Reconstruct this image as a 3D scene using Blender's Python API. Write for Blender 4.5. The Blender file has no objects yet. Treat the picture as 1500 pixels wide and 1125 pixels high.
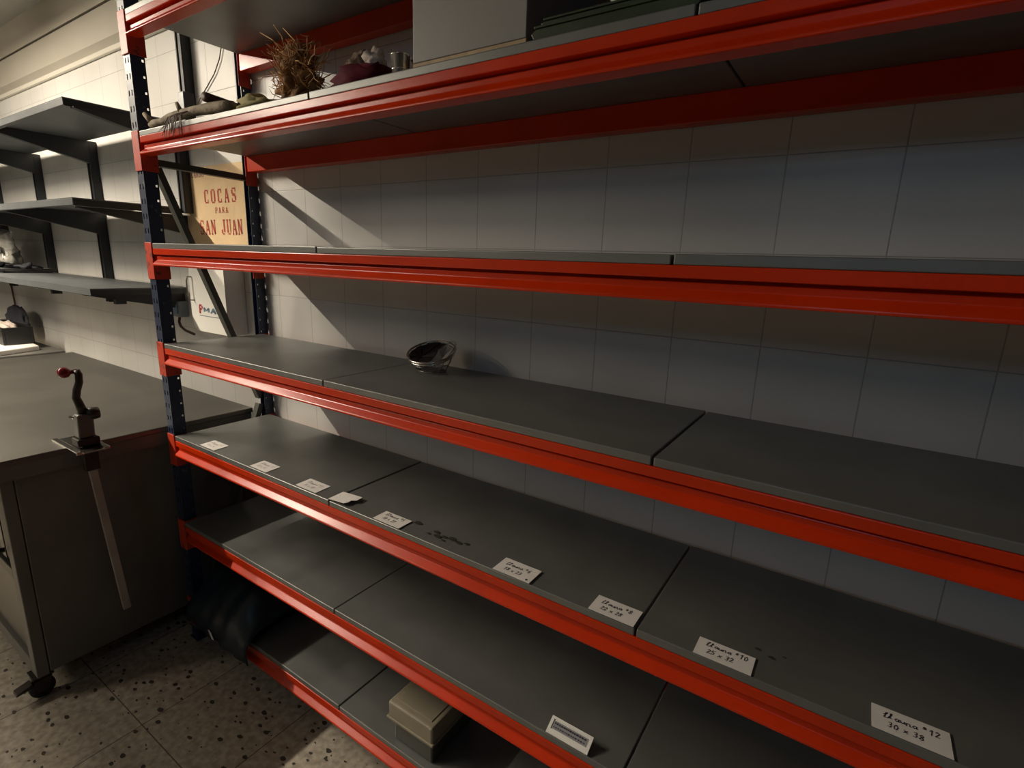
import bpy, bmesh, math, random
from mathutils import Vector, Matrix
from math import sin, cos, pi, radians
random.seed(7)
SC = bpy.context.scene
COL = SC.collection

# ------------------------------------------------------------------ helpers
# The rack, the bench and what stands on them were measured in drawing units of .958 m from the
# datum below; wall-mounted things and the room are measured in metres. FR says which is in use.
DATUM, UNIT = Vector((.0747,-.0538,.0721)), .958
FR = False
def real(p): return DATUM+Vector(p)*UNIT if FR else Vector(p)

class MB:
    """collects simple solids; build() links them as ONE mesh object"""
    def __init__(s): s.bm = bmesh.new()
    def box(s, x0, x1, y0, y1, z0, z1):
        v = [s.bm.verts.new(p) for p in ((x0,y0,z0),(x1,y0,z0),(x1,y1,z0),(x0,y1,z0),(x0,y0,z1),(x1,y0,z1),(x1,y1,z1),(x0,y1,z1))]
        for f in ((0,3,2,1),(4,5,6,7),(0,1,5,4),(1,2,6,5),(2,3,7,6),(3,0,4,7)): s.bm.faces.new([v[i] for i in f])
        return s
    def poly(s, pts):
        s.bm.faces.new([s.bm.verts.new(p) for p in pts]); return s
    def prism(s, pts, vec):
        """closed polygon pts (3D) swept by vec"""
        vec = Vector(vec); n = len(pts)
        a = [s.bm.verts.new(p) for p in pts]; b = [s.bm.verts.new(Vector(p)+vec) for p in pts]
        s.bm.faces.new(a[::-1]); s.bm.faces.new(b)
        for i in range(n): s.bm.faces.new((a[i], a[(i+1)%n], b[(i+1)%n], b[i]))
        return s
    def bar(s, p, q, w, h, up=(0,0,1)):
        """rectangular bar p->q, width w, height h"""
        p, q = Vector(p), Vector(q); d = (q-p).normalized(); up = Vector(up)
        if abs(d.dot(up)) > .98: up = Vector((0,1,0))
        u = d.cross(up).normalized(); v = u.cross(d)
        pts = [p+u*a*w/2+v*b*h/2 for a, b in ((-1,-1),(1,-1),(1,1),(-1,1))]
        return s.prism(pts, q-p)
    def tube(s, pts, r, n=8, cap=True):
        pts = [Vector(p) for p in pts]; rs = r if isinstance(r, (list, tuple)) else [r]*len(pts)
        rings = []; prev = None
        for i, p in enumerate(pts):
            d = (pts[min(i+1, len(pts)-1)]-pts[max(i-1, 0)]).normalized()
            if prev is None:
                a = Vector((0,0,1)) if abs(d.z) < .9 else Vector((1,0,0)); u = d.cross(a).normalized()
            else:
                u = (prev-d*prev.dot(d)); u = u.normalized() if u.length > 1e-6 else prev
            prev = u; w = d.cross(u)
            rings.append([s.bm.verts.new(p+(u*cos(2*pi*k/n)+w*sin(2*pi*k/n))*rs[i]) for k in range(n)])
        for A, B in zip(rings, rings[1:]):
            for k in range(n): s.bm.faces.new((A[k], A[(k+1)%n], B[(k+1)%n], B[k]))
        if cap and n > 2:
            s.bm.faces.new(rings[0][::-1]); s.bm.faces.new(rings[-1])
        return s
    def lathe(s, prof, c, n=24, axis='z'):
        c = Vector(c); rings = []
        for r, h in prof:
            ring = []
            for k in range(n):
                a, b = r*cos(2*pi*k/n), r*sin(2*pi*k/n)
                off = {'z': (a,b,h), 'x': (h,a,b), 'y': (b,h,a)}[axis]
                ring.append(s.bm.verts.new(c+Vector(off)))
            rings.append(ring)
        for A, B in zip(rings, rings[1:]):
            for k in range(n): s.bm.faces.new((A[k], A[(k+1)%n], B[(k+1)%n], B[k]))
        s.bm.faces.new(rings[0][::-1]); s.bm.faces.new(rings[-1])
        return s
    def blob(s, c, r, seed=0, amp=.25, sub=3, flat=None):
        """crumpled ellipsoid; flat = z below which it is pressed flat"""
        rnd = random.Random(seed); c = Vector(c)
        dirs = [(Vector((rnd.gauss(0,1), rnd.gauss(0,1), rnd.gauss(0,1))).normalized(), rnd.uniform(-1,1), rnd.uniform(2,6)) for _ in range(9)]
        g = bmesh.ops.create_icosphere(s.bm, subdivisions=sub, radius=1)
        for v in g['verts']:
            d = v.co.normalized(); f = 1
            for a, w, k in dirs: f += amp*w*.35*sin(k*d.dot(a)*2.2+w*3)
            p = Vector((d.x*r[0]*f, d.y*r[1]*f, d.z*r[2]*f))+c
            if flat is not None and p.z < flat: p.z = flat
            v.co = p
        return s
    def build(s, name, mat, parent=None, smooth=False, bevel=0, seg=2, sub=0):
        bmesh.ops.recalc_face_normals(s.bm, faces=s.bm.faces)
        if FR:
            for v in s.bm.verts: v.co = real(v.co)
        me = bpy.data.meshes.new(name); 
        if smooth:
            for f in s.bm.faces: f.smooth = True
        s.bm.to_mesh(me); s.bm.free()
        o = bpy.data.objects.new(name, me); COL.objects.link(o)
        me.materials.append(mat)
        if parent is not None:
            o.parent = parent; o.matrix_parent_inverse = Matrix.Translation(-Vector(parent.location))
        if bevel:
            m = o.modifiers.new('bevel', 'BEVEL'); m.width = bevel; m.segments = seg; m.limit_method = 'ANGLE'; m.angle_limit = radians(40)
        if sub:
            m = o.modifiers.new('sub', 'SUBSURF'); m.levels = sub; m.render_levels = sub
        return o

def tag(o, label=None, cat=None, group=None, kind=None):
    for k, v in (('label', label), ('category', cat), ('group', group), ('kind', kind)):
        if v: o[k] = v
    return o
def thing(name, label, cat, loc, group=None):
    o = bpy.data.objects.new(name, None); COL.objects.link(o); o.location = real(loc); o.empty_display_size = .05
    return tag(o, label, cat, group)
def structure(o): o['kind'] = 'structure'; return o

# ------------------------------------------------------------------ materials
def mat(name, col, rough=.5, metal=0, var=0, scale=8, bump=0, bscale=60, spec=None, col2=None, lo=.4, hi=.6, detail=6):
    m = bpy.data.materials.new(name); m.use_nodes = True; nt = m.node_tree; N = nt.nodes; L = nt.links
    b = N['Principled BSDF']
    b.inputs['Base Color'].default_value = (*col, 1); b.inputs['Roughness'].default_value = rough; b.inputs['Metallic'].default_value = metal
    if spec is not None: b.inputs['Specular IOR Level'].default_value = spec
    tc = N.new('ShaderNodeTexCoord')
    if var or col2:
        n = N.new('ShaderNodeTexNoise'); n.inputs['Scale'].default_value = scale; n.inputs['Detail'].default_value = detail
        L.new(tc.outputs['Object'], n.inputs['Vector'])
        r = N.new('ShaderNodeValToRGB'); r.color_ramp.elements[0].position = lo; r.color_ramp.elements[1].position = hi
        c2 = col2 if col2 else tuple(c*(1-var) for c in col)
        r.color_ramp.elements[0].color = (*c2, 1); r.color_ramp.elements[1].color = (*col, 1)
        L.new(n.outputs['Fac'], r.inputs['Fac']); L.new(r.outputs['Color'], b.inputs['Base Color'])
    if bump:
        n2 = N.new('ShaderNodeTexNoise'); n2.inputs['Scale'].default_value = bscale; n2.inputs['Detail'].default_value = 4
        L.new(tc.outputs['Object'], n2.inputs['Vector'])
        bp = N.new('ShaderNodeBump'); bp.inputs['Strength'].default_value = bump; bp.inputs['Distance'].default_value = .01
        L.new(n2.outputs['Fac'], bp.inputs['Height']); L.new(bp.outputs['Normal'], b.inputs['Normal'])
    return m

def tile_mat():
    m = bpy.data.materials.new('white_wall_tile'); m.use_nodes = True; nt = m.node_tree; N = nt.nodes; L = nt.links
    b = N['Principled BSDF']; g = N.new('ShaderNodeNewGeometry'); sep = N.new('ShaderNodeSeparateXYZ'); L.new(g.outputs['Position'], sep.inputs[0])
    def line(out, phase):
        a = N.new('ShaderNodeMath'); a.operation = 'ADD'; a.inputs[1].default_value = phase; L.new(out, a.inputs[0])
        p = N.new('ShaderNodeMath'); p.operation = 'PINGPONG'; p.inputs[1].default_value = .1; L.new(a.outputs[0], p.inputs[0])
        return p.outputs[0]     # 0 on a joint
    mn = N.new('ShaderNodeMath'); mn.operation = 'MINIMUM'
    L.new(line(sep.outputs['X'], 10.0), mn.inputs[0]); L.new(line(sep.outputs['Z'], 10.0-1.79+.0), mn.inputs[1])
    mr = N.new('ShaderNodeMapRange'); mr.inputs['From Min'].default_value = .0006; mr.inputs['From Max'].default_value = .0016
    L.new(mn.outputs[0], mr.inputs['Value'])
    mix = N.new('ShaderNodeMix'); mix.data_type = 'RGBA'
    mix.inputs[6].default_value = (.42, .41, .385, 1)
    nz = N.new('ShaderNodeTexNoise'); nz.inputs['Scale'].default_value = 2.5; L.new(g.outputs['Position'], nz.inputs['Vector'])
    rp = N.new('ShaderNodeValToRGB'); rp.color_ramp.elements[0].color = (.66, .64, .60, 1); rp.color_ramp.elements[1].color = (.74, .72, .68, 1)
    rp.color_ramp.elements[0].position = .35; rp.color_ramp.elements[1].position = .65
    L.new(nz.outputs['Fac'], rp.inputs['Fac']); L.new(rp.outputs['Color'], mix.inputs[7]); L.new(mr.outputs[0], mix.inputs[0])
    L.new(mix.outputs[2], b.inputs['Base Color']); b.inputs['Roughness'].default_value = .42
    bp = N.new('ShaderNodeBump'); bp.inputs['Strength'].default_value = .35; bp.inputs['Distance'].default_value = .002
    L.new(mr.outputs[0], bp.inputs['Height']); L.new(bp.outputs['Normal'], b.inputs['Normal'])
    return m

def floor_mat():
    m = bpy.data.materials.new('terrazzo_tile'); m.use_nodes = True; nt = m.node_tree; N = nt.nodes; L = nt.links
    b = N['Principled BSDF']; g = N.new('ShaderNodeNewGeometry'); sep = N.new('ShaderNodeSeparateXYZ'); L.new(g.outputs['Position'], sep.inputs[0])
    def line(out, phase):
        a = N.new('ShaderNodeMath'); a.operation = 'ADD'; a.inputs[1].default_value = phase; L.new(out, a.inputs[0])
        p = N.new('ShaderNodeMath'); p.operation = 'PINGPONG'; p.inputs[1].default_value = .2; L.new(a.outputs[0], p.inputs[0])
        return p.outputs[0]
    mn = N.new('ShaderNodeMath'); mn.operation = 'MINIMUM'
    L.new(line(sep.outputs['X'], 8.025), mn.inputs[0]); L.new(line(sep.outputs['Y'], 8.322), mn.inputs[1])
    mr = N.new('ShaderNodeMapRange'); mr.inputs['From Min'].default_value = .0008; mr.inputs['From Max'].default_value = .0025
    L.new(mn.outputs[0], mr.inputs['Value'])
    # mottled ground
    nz = N.new('ShaderNodeTexNoise'); nz.inputs['Scale'].default_value = 45; nz.inputs['Detail'].default_value = 8; L.new(g.outputs['Position'], nz.inputs['Vector'])
    rp = N.new('ShaderNodeValToRGB'); rp.color_ramp.elements[0].color = (.26, .23, .18, 1); rp.color_ramp.elements[1].color = (.43, .385, .31, 1)
    rp.color_ramp.elements[0].position = .35; rp.color_ramp.elements[1].position = .65; L.new(nz.outputs['Fac'], rp.inputs['Fac'])
    # dark stone chips, irregular and stretched
    mp = N.new('ShaderNodeMapping'); mp.inputs['Rotation'].default_value = (0, 0, .5); mp.inputs['Scale'].default_value = (1, 1.7, 1); L.new(g.outputs['Position'], mp.inputs['Vector'])
    dz = N.new('ShaderNodeTexNoise'); dz.inputs['Scale'].default_value = 60; L.new(mp.outputs[0], dz.inputs['Vector'])
    mx = N.new('ShaderNodeMix'); mx.data_type = 'VECTOR'; mx.inputs[0].default_value = .012
    L.new(mp.outputs[0], mx.inputs[4]); L.new(dz.outputs['Color'], mx.inputs[5])
    v = N.new('ShaderNodeTexVoronoi'); v.inputs['Scale'].default_value = 30; L.new(mx.outputs[1], v.inputs['Vector'])
    sc = N.new('ShaderNodeSeparateColor'); L.new(v.outputs['Color'], sc.inputs[0])
    th = N.new('ShaderNodeMapRange'); th.inputs['From Min'].default_value = .35; th.inputs['From Max'].default_value = 1; th.inputs['To Min'].default_value = 0; th.inputs['To Max'].default_value = .38
    L.new(sc.outputs[0], th.inputs['Value'])
    ls = N.new('ShaderNodeMath'); ls.operation = 'LESS_THAN'; L.new(v.outputs['Distance'], ls.inputs[0]); L.new(th.outputs[0], ls.inputs[1])
    chip = N.new('ShaderNodeMix'); chip.data_type = 'RGBA'; L.new(ls.outputs[0], chip.inputs[0]); L.new(rp.outputs['Color'], chip.inputs[6]); chip.inputs[7].default_value = (.035, .028, .021, 1)
    mix = N.new('ShaderNodeMix'); mix.data_type = 'RGBA'; mix.inputs[6].default_value = (.07, .055, .04, 1)
    L.new(mr.outputs[0], mix.inputs[0]); L.new(chip.outputs[2], mix.inputs[7]); L.new(mix.outputs[2], b.inputs['Base Color'])
    b.inputs['Roughness'].default_value = .5
    return m

M = dict(
 tile=tile_mat(), floor=floor_mat(),
 plaster=mat('cream_plaster', (.52,.48,.405), .7, var=.06, scale=2),
 ceiling=mat('ceiling_paint', (.50,.49,.46), .8, var=.05, scale=2),
 room=mat('grey_room_paint', (.07,.068,.065), .8, var=.06, scale=2),
 groove=mat('dark_groove', (.05,.04,.03), .8),
 conduit=mat('ivory_conduit', (.74,.70,.60), .4),
 red=mat('red_orange_powder_coat', (.60,.034,.002), .26, var=.12, scale=5, bump=.02, bscale=200, spec=.32),
 redworn=mat('worn_red_orange_paint', (.50,.036,.008), .5, col2=(.13,.03,.02), lo=.33, hi=.42, scale=45),
 blue=mat('worn_navy_paint', (.016,.026,.060), .42, col2=(.10,.12,.15), lo=.30, hi=.36, scale=40),
 brace=mat('dark_grey_steel_brace', (.055,.055,.045), .5, var=.2, scale=12),
 panel=mat('galvanised_shelf_panel', (.205,.21,.20), .40, metal=.42, var=.2, scale=7, bump=.03, bscale=300, lo=.3, hi=.7),
 greyshelf=mat('grey_painted_wall_shelf', (.12,.128,.132), .45, metal=.2, var=.15, scale=9),
 darkshelf=mat('dark_grey_bracket_paint', (.020,.022,.025), .5, var=.2, scale=14),
 steel=mat('brushed_stainless_steel', (.175,.166,.148), .42, metal=.75, var=.15, scale=4),
 cabinet=mat('grey_cabinet_steel', (.16,.153,.14), .5, metal=.3, var=.12, scale=5),
 rubber=mat('black_rubber', (.012,.012,.012), .6),
 darkmetal=mat('dark_cast_metal', (.05,.04,.035), .35, metal=.6, var=.3, scale=30),
 chrome=mat('polished_nickel', (.70,.68,.64), .18, metal=1),
 knobred=mat('dark_red_knob', (.16,.008,.012), .15),
 cream=mat('cream_poster_paper', (.80,.58,.33), .75, var=.07, scale=10),
 redink=mat('red_poster_ink', (.50,.06,.03), .7, var=.25, scale=60),
 purpleink=mat('purple_poster_ink', (.22,.08,.12), .7),
 white=mat('white_enamel', (.88,.86,.80), .35, var=.04, scale=5),
 blueink=mat('blue_grey_print', (.16,.24,.34), .6),
 redprint=mat('red_print', (.48,.05,.06), .6),
 paper=mat('white_card', (.84,.80,.76), .6, var=.05, scale=30),
 pen=mat('dark_pen_ink', (.03,.03,.045), .6),
 faint=mat('faint_pencil_ink', (.28,.27,.29), .7),
 plasticgrey=mat('grey_plastic', (.20,.22,.24), .4),
 greybin=mat('grey_bin_plastic', (.26,.25,.235), .45, var=.06, scale=6),
 wood=mat('light_wood_strip', (.52,.36,.19), .6, var=.25, scale=20),
 branch=mat('grey_brown_bark', (.36,.29,.20), .8, var=.45, scale=25, bump=.4, bscale=60),
 brownrod=mat('brown_stick', (.11,.05,.035), .6, var=.3, scale=30),
 straw=mat('dry_straw', (.58,.27,.075), .7, var=.55, scale=40),
 strawpale=mat('pale_dry_stalk', (.70,.40,.16), .7, var=.4, scale=40),
 rootcore=mat('root_core', (.32,.15,.045), .85, var=.5, scale=30, bump=.5, bscale=70),
 yellowcloth=mat('yellow_olive_cloth', (.42,.36,.15), .8, var=.25, scale=12, bump=.3, bscale=50),
 burgundy=mat('burgundy_cloth', (.115,.004,.018), .8, spec=.15, var=.4, scale=10, bump=.25, bscale=40),
 crumple=mat('crumpled_brown_paper', (.34,.24,.17), .8, var=.35, scale=14, bump=.4, bscale=40),
 crumplew=mat('crumpled_pale_paper', (.62,.52,.45), .75, var=.2, scale=14, bump=.4, bscale=40),
 darkcloth=mat('charcoal_cloth', (.035,.035,.045), .85, var=.3, scale=14),
 green=mat('dark_green_plastic', (.030,.050,.022), .4, var=.25, scale=12),
 crimson=mat('crimson_card', (.22,.012,.028), .5, var=.1, scale=8),
 bluesack=mat('dark_blue_plastic_sheet', (.003,.014,.026), .4, var=.3, scale=7),
 beige=mat('beige_plastic_lid', (.27,.24,.17), .42, var=.12, scale=8, bump=.1, bscale=120),
 greytub=mat('smoky_grey_plastic_tub', (.07,.07,.06), .35, var=.1, scale=8),
 blackplastic=mat('black_plastic', (.010,.010,.010), .4),
 film=mat('crinkled_clear_film', (.55,.53,.48), .2, var=.3, scale=12, bump=.5, bscale=40),
 yellow=mat('yellow_paper', (.75,.55,.12), .6),
 wire=mat('thin_steel_wire', (.30,.28,.25), .3, metal=.9),
 brownwire=mat('brown_cable', (.10,.05,.035), .5),
 stain=mat('dark_grease_stain', (.035,.034,.030), .5),
 zinc=mat('dull_zinc', (.42,.39,.35), .5, metal=.2, var=.2, scale=9),
 glass=mat('window_glass', (.9,.95,1), .02),
)
g = M['glass'].node_tree.nodes['Principled BSDF']; g.inputs['Transmission Weight'].default_value = 1
def emit(name, col, s):
    m = bpy.data.materials.new(name); m.use_nodes = True; b = m.node_tree.nodes['Principled BSDF']
    b.inputs['Base Color'].default_value = (.8,.8,.8,1); b.inputs['Emission Color'].default_value = (*col,1); b.inputs['Emission Strength'].default_value = s
    return m
TUBE_COL = (1.0, .88, .71)
M['tube'] = emit('warm_fluorescent_tube', TUBE_COL, 30)

# ------------------------------------------------------------------ room (wall plane y = 0, floor top z = .10, shifted to 0 at the end)
X0, X1, Y1, ZF, ZC = -5.6, 4.2, -4.2, .16, 3.0
ZG = ZF       # real floor level
structure(MB().box(X0,X1,Y1,0,ZF-.1,ZF).build('floor', M['floor']))
structure(MB().box(X0,X1,Y1,0,ZC,ZC+.1).build('ceiling', M['ceiling']))
structure(MB().box(X0-.1,X1+.1,0,.12,ZF-.1,ZC+.1).build('wall_back', M['tile']))
structure(MB().box(X0-.1,X0,Y1,0,ZF-.1,ZC+.1).build('wall_left', M['room']))
structure(MB().box(X1,X1+.1,Y1,0,ZF-.1,ZC+.1).build('wall_right', M['room']))
WX0, WX1, WZ0, WZ1 = 1.45, 2.35, 2.25, 2.95           # high window in the wall behind the camera
w = MB()
w.box(X0,WX0,Y1-.1,Y1,ZF-.1,ZC+.1); w.box(WX1,X1,Y1-.1,Y1,ZF-.1,ZC+.1); w.box(WX0,WX1,Y1-.1,Y1,ZF-.1,WZ0); w.box(WX0,WX1,Y1-.1,Y1,WZ1,ZC+.1)
structure(w.build('wall_front', M['room']))
fr = MB()
for a, b_, c_, d_ in ((WX0,WX0+.05,WZ0,WZ1),(WX1-.05,WX1,WZ0,WZ1),(WX0+.05,WX1-.05,WZ0,WZ0+.05),(WX0+.05,WX1-.05,WZ1-.05,WZ1),((WX0+WX1)/2-.025,(WX0+WX1)/2+.025,WZ0+.05,WZ1-.05)):
    fr.box(a,b_,Y1-.07,Y1-.03,c_,d_)
structure(fr.build('window_1', M['conduit']))
# plaster band above the tiles, its sloped underside, the dark joint and the ivory conduit
b = MB(); b.prism([(X0,-.022,2.692),(X0,0,2.668),(X0,0,2.83),(X0,-.022,2.83)], (X1-X0,0,0)); b.box(X0,X1,-.022,0,2.842,ZC)
structure(b.build('trim_1', M['plaster']))
structure(MB().box(X0,X1,-.014,0,2.83,2.842).build('trim_2', M['groove']))
structure(MB().box(X0,X1,-.016,0,2.634,2.655).build('trim_3', M['conduit'], bevel=.004))

# ------------------------------------------------------------------ the red and navy shelving rack
FR = True; ZF = (ZG-DATUM.z)/UNIT
LV = [2.4755, 2.1095, 1.7385, 1.3773, 1.014, .649, .289]     # tops of the seven decks
XA, P1, PITCH = -.369, .554, .944
XS = [XA, P1, P1+PITCH, P1+2*PITCH]
XB = XS[-1]
YF, YB = -.374, .022
rack = thing('shelving_rack', 'tall seven-level shelving rack with red-orange beams, navy uprights and grey decks', 'shelving rack', (XA, YF, ZF))

def upright(x_in, sgn, front):
    """perforated folded-steel post; x_in = the face that looks into the bay, sgn = +1 when the bay lies to +x"""
    m = MB(); zt = 2.95
    x_out = x_in - sgn*(.046 if front else .064)
    yf, yr = (-.371, -.325) if front else (.050, .010)       # outer flange, open edge
    d = .003*(1 if yr > yf else -1)
    lo, hi = min(x_in, x_out), max(x_in, x_out)
    pitch = .05; n = int((zt-ZF-.02)/pitch)
    # outer flange with two columns of slots
    xs = [lo, lo+.009, lo+.016, hi-.016, hi-.009, hi]
    for k in (0, 2, 4): m.box(xs[k], xs[k+1], min(yf,yf+d), max(yf,yf+d), ZF+.004, zt)
    for k in (1, 3):
        z = ZF+.004
        for i in range(n+1):
            z1 = min(ZF+.03+i*pitch, zt); m.box(xs[k], xs[k+1], min(yf,yf+d), max(yf,yf+d), z, z1); z = z1+.018
            if z >= zt: break
    # web on the bay side with one column of round-ish holes near the open edge
    xw = (x_in-sgn*.003, x_in); xl, xh = min(xw), max(xw)
    s = 1 if yr > yf else -1
    ys = [yf+d, yr-s*.011, yr-s*.004, yr]
    for k in (0, 2): m.box(xl, xh, min(ys[k],ys[k+1]), max(ys[k],ys[k+1]), ZF+.004, zt)
    z = ZF+.004
    for i in range(n+1):
        z1 = min(ZF+.04+i*pitch, zt); m.box(xl, xh, min(ys[1],ys[2]), max(ys[1],ys[2]), z, z1); z = z1+.008
        if z >= zt: break
    xo = (x_out, x_out+sgn*.003); y_short = yf+s*.022
    m.box(min(xo), max(xo), min(yf+d,y_short), max(yf+d,y_short), ZF+.004, zt)
    o = m.build('upright', M['blue'], rack)
    y0, y1 = (-.378,-.318) if front else (.004,.055)
    MB().box(lo-.008, hi+.008, y0, y1, ZF, ZF+.004).build('foot_plate', M['blue'], o)
    return o
for xi, sg in ((-.380, 1), (XB+.011, -1)):
    for f in (True, False): upright(xi, sg, f)
# side-frame bracing (left frame shows; the right one matches)
for xi in (-.409, XB+.040):
    def br(p, q): MB().bar((xi,*p),(xi,*q),.022,.031,(1,0,0)).build('side_brace', M['brace'], rack)
    br((-.330,2.018),(.015,2.012)); br((-.314,2.00),(.004,1.09)); br((.002,1.06),(-.314,.24)); br((-.33,.21),(.015,.21))

def beam(zl, front):
    """stepped box beam seen on the front: face, groove, recessed face, sloping lip"""
    prof = [(0.000,-.0185),(0.000,-.0395),(-.020,-.0405),(-.020,-.0450),(-.010,-.0455),(-.010,-.058),(.007,-.0725),(.007,-.078),(-.034,-.078),(-.034,-.0185)]
    y0, s = (-.376, -1) if front else (-.038, -1)
    if not front: prof = [(-o-.0195, z) for o, z in prof]; y0 = .016; 
    def yy(o): return y0 - o
    m = MB(); m.prism([(XA+.004, yy(o), zl+z) for o, z in prof], (XB-XA-.008,0,0))
    o = m.build('beam', M['red'], rack, bevel=.0018, seg=2)
    # hooked end plates on the uprights
    for xi, sg in ((-.380, 1), (XB+.011, -1)):
        c = MB(); xo = xi-sg*.047
        if front:
            c.box(min(xo,xi+sg*.004), max(xo,xi+sg*.004), -.3755, -.3715, zl-.128, zl+.002)
            c.box(min(xi,xi+sg*.004)+sg*.0005, max(xi,xi+sg*.004)+sg*.0005, -.3715, -.320, zl-.128, zl-.002)
        else:
            c.box(min(xi,xi+sg*.004)+sg*.0005, max(xi,xi+sg*.004)+sg*.0005, -.000, .0495, zl-.128, zl-.002)
        c.build('end_plate', M['redworn'], o, bevel=.0015)
for zl in LV:
    beam(zl, True); beam(zl, False)
panels = {}
for li, zl in enumerate(LV):
    for i in range(3):
        a = XS[i]+(.0 if i == 0 else .0022); c = XS[i+1]-.0022
        dz = -.0012*((li+i) % 2); dy = .0
        if li == 4 and i == 0: dz = .0006
        panels[(li+1, i)] = MB().box(a, c, YF+dy, YB, zl-.0185+max(dz,0), zl+dz).build('shelf_panel', M['panel'], rack, bevel=.0024, seg=3)
# grease marks on the deck with the cards
def stain(pts, parent, z):
    m = MB()
    for x, y, r in pts:
        m.poly([(x+r*cos(2*pi*k/10)*(1+.25*sin(3*k+x*40)), y+.6*r*sin(2*pi*k/10)*(1+.2*sin(2*k+x*9)), z+.0005) for k in range(10)])
    m.build('grease_stain', M['stain'], parent)
stain([(.857,-.315,.013)], panels[(5,1)], LV[4])
stain([(.93,-.322,.010),(.945,-.337,.012),(.962,-.33,.009),(.985,-.325,.013),(1.01,-.33,.010),(1.03,-.322,.008),(.918,-.34,.006),(.97,-.345,.006)], panels[(5,1)], LV[4])
stain([(1.71,-.29,.006),(1.735,-.30,.007),(1.755,-.285,.004)], panels[(5,2)], LV[4])

# ------------------------------------------------------------------ lettering (own stroke letters, flat ribbons)
SLAB = {   # (stroke, thick?) on a 0..1 box
 'C': [((.16,.12),(.16,.88),1),((.16,.93),(.80,.93),0),((.16,.07),(.80,.07),0),((.82,.97),(.82,.68),0),((.82,.03),(.82,.30),0)],
 'O': [((.16,.12),(.16,.88),1),((.84,.12),(.84,.88),1),((.2,.94),(.8,.94),0),((.2,.06),(.8,.06),0)],
 'A': [((.12,.05),(.46,.95),0),((.50,.95),(.86,.05),1),((.26,.34),(.72,.34),0),((0,.04),(.28,.04),0),((.66,.04),(1,.04),0)],
 'S': [((.18,.58),(.18,.86),1),((.82,.14),(.82,.44),1),((.2,.94),(.8,.94),0),((.2,.06),(.8,.06),0),((.2,.56),(.8,.46),1),((.84,.97),(.84,.72),0),((.14,.03),(.14,.28),0)],
 'N': [((.16,.05),(.16,.95),0),((.16,.95),(.84,.05),1),((.84,.05),(.84,.95),0),((0,.04),(.32,.04),0),((.66,.96),(1,.96),0),((0,.96),(.2,.96),0)],
 'J': [((.66,.18),(.66,.95),1),((.42,.96),(.92,.96),0),((.2,.06),(.6,.06),0),((.14,.1),(.14,.34),1)],
 'U': [((.18,.14),(.18,.95),1),((.82,.14),(.82,.95),0),((.24,.06),(.76,.06),0),((0,.96),(.38,.96),0),((.64,.96),(1,.96),0)],
 'P': [((.2,.05),(.2,.95),1),((.2,.94),(.76,.94),0),((.2,.47),(.76,.47),0),((.84,.54),(.84,.87),1),((0,.04),(.42,.04),0)],
 'R': [((.2,.05),(.2,.95),1),((.2,.94),(.74,.94),0),((.2,.5),(.74,.5),0),((.82,.57),(.82,.87),1),((.5,.48),(.88,.05),1),((0,.04),(.38,.04),0)],
 'E': [((.2,.05),(.2,.95),1),((.1,.95),(.84,.95),0),((.1,.05),(.84,.05),0),((.2,.5),(.66,.5),0)],
 'G': [((.16,.12),(.16,.88),1),((.16,.93),(.80,.93),0),((.16,.07),(.80,.07),0),((.82,.07),(.82,.42),1),((.55,.42),(.9,.42),0),((.84,.95),(.84,.7),0)],
 'M': [((.1,.05),(.1,.95),1),((.9,.05),(.9,.95),1),((.1,.95),(.5,.3),0),((.5,.3),(.9,.95),0)],
 'X': [((.1,.05),(.9,.95),0),((.1,.95),(.9,.05),1)],
}
def slab(m, text, x, z, w, h, gap, y, tk, tn):
    """text on the back wall, baseline z"""
    o = Vector((x, y, z)); 
    for ch in text:
        if ch == ' ': o = o+Vector((w*.55,0,0)); continue
        for p, q, t in SLAB[ch]: ribbon_xz(m, o, p, q, w, h, tk if t else tn)
        o = o+Vector((w+gap,0,0))
def ribbon_xz(m, o, p, q, w, h, t):
    a = Vector((p[0]*w, p[1]*h)); b = Vector((q[0]*w, q[1]*h)); d = (b-a).normalized(); n = Vector((-d.y,d.x))*t/2
    m.poly([o+Vector((c.x,0,c.y)) for c in (a-n, b-n, b+n, a+n)])

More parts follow.
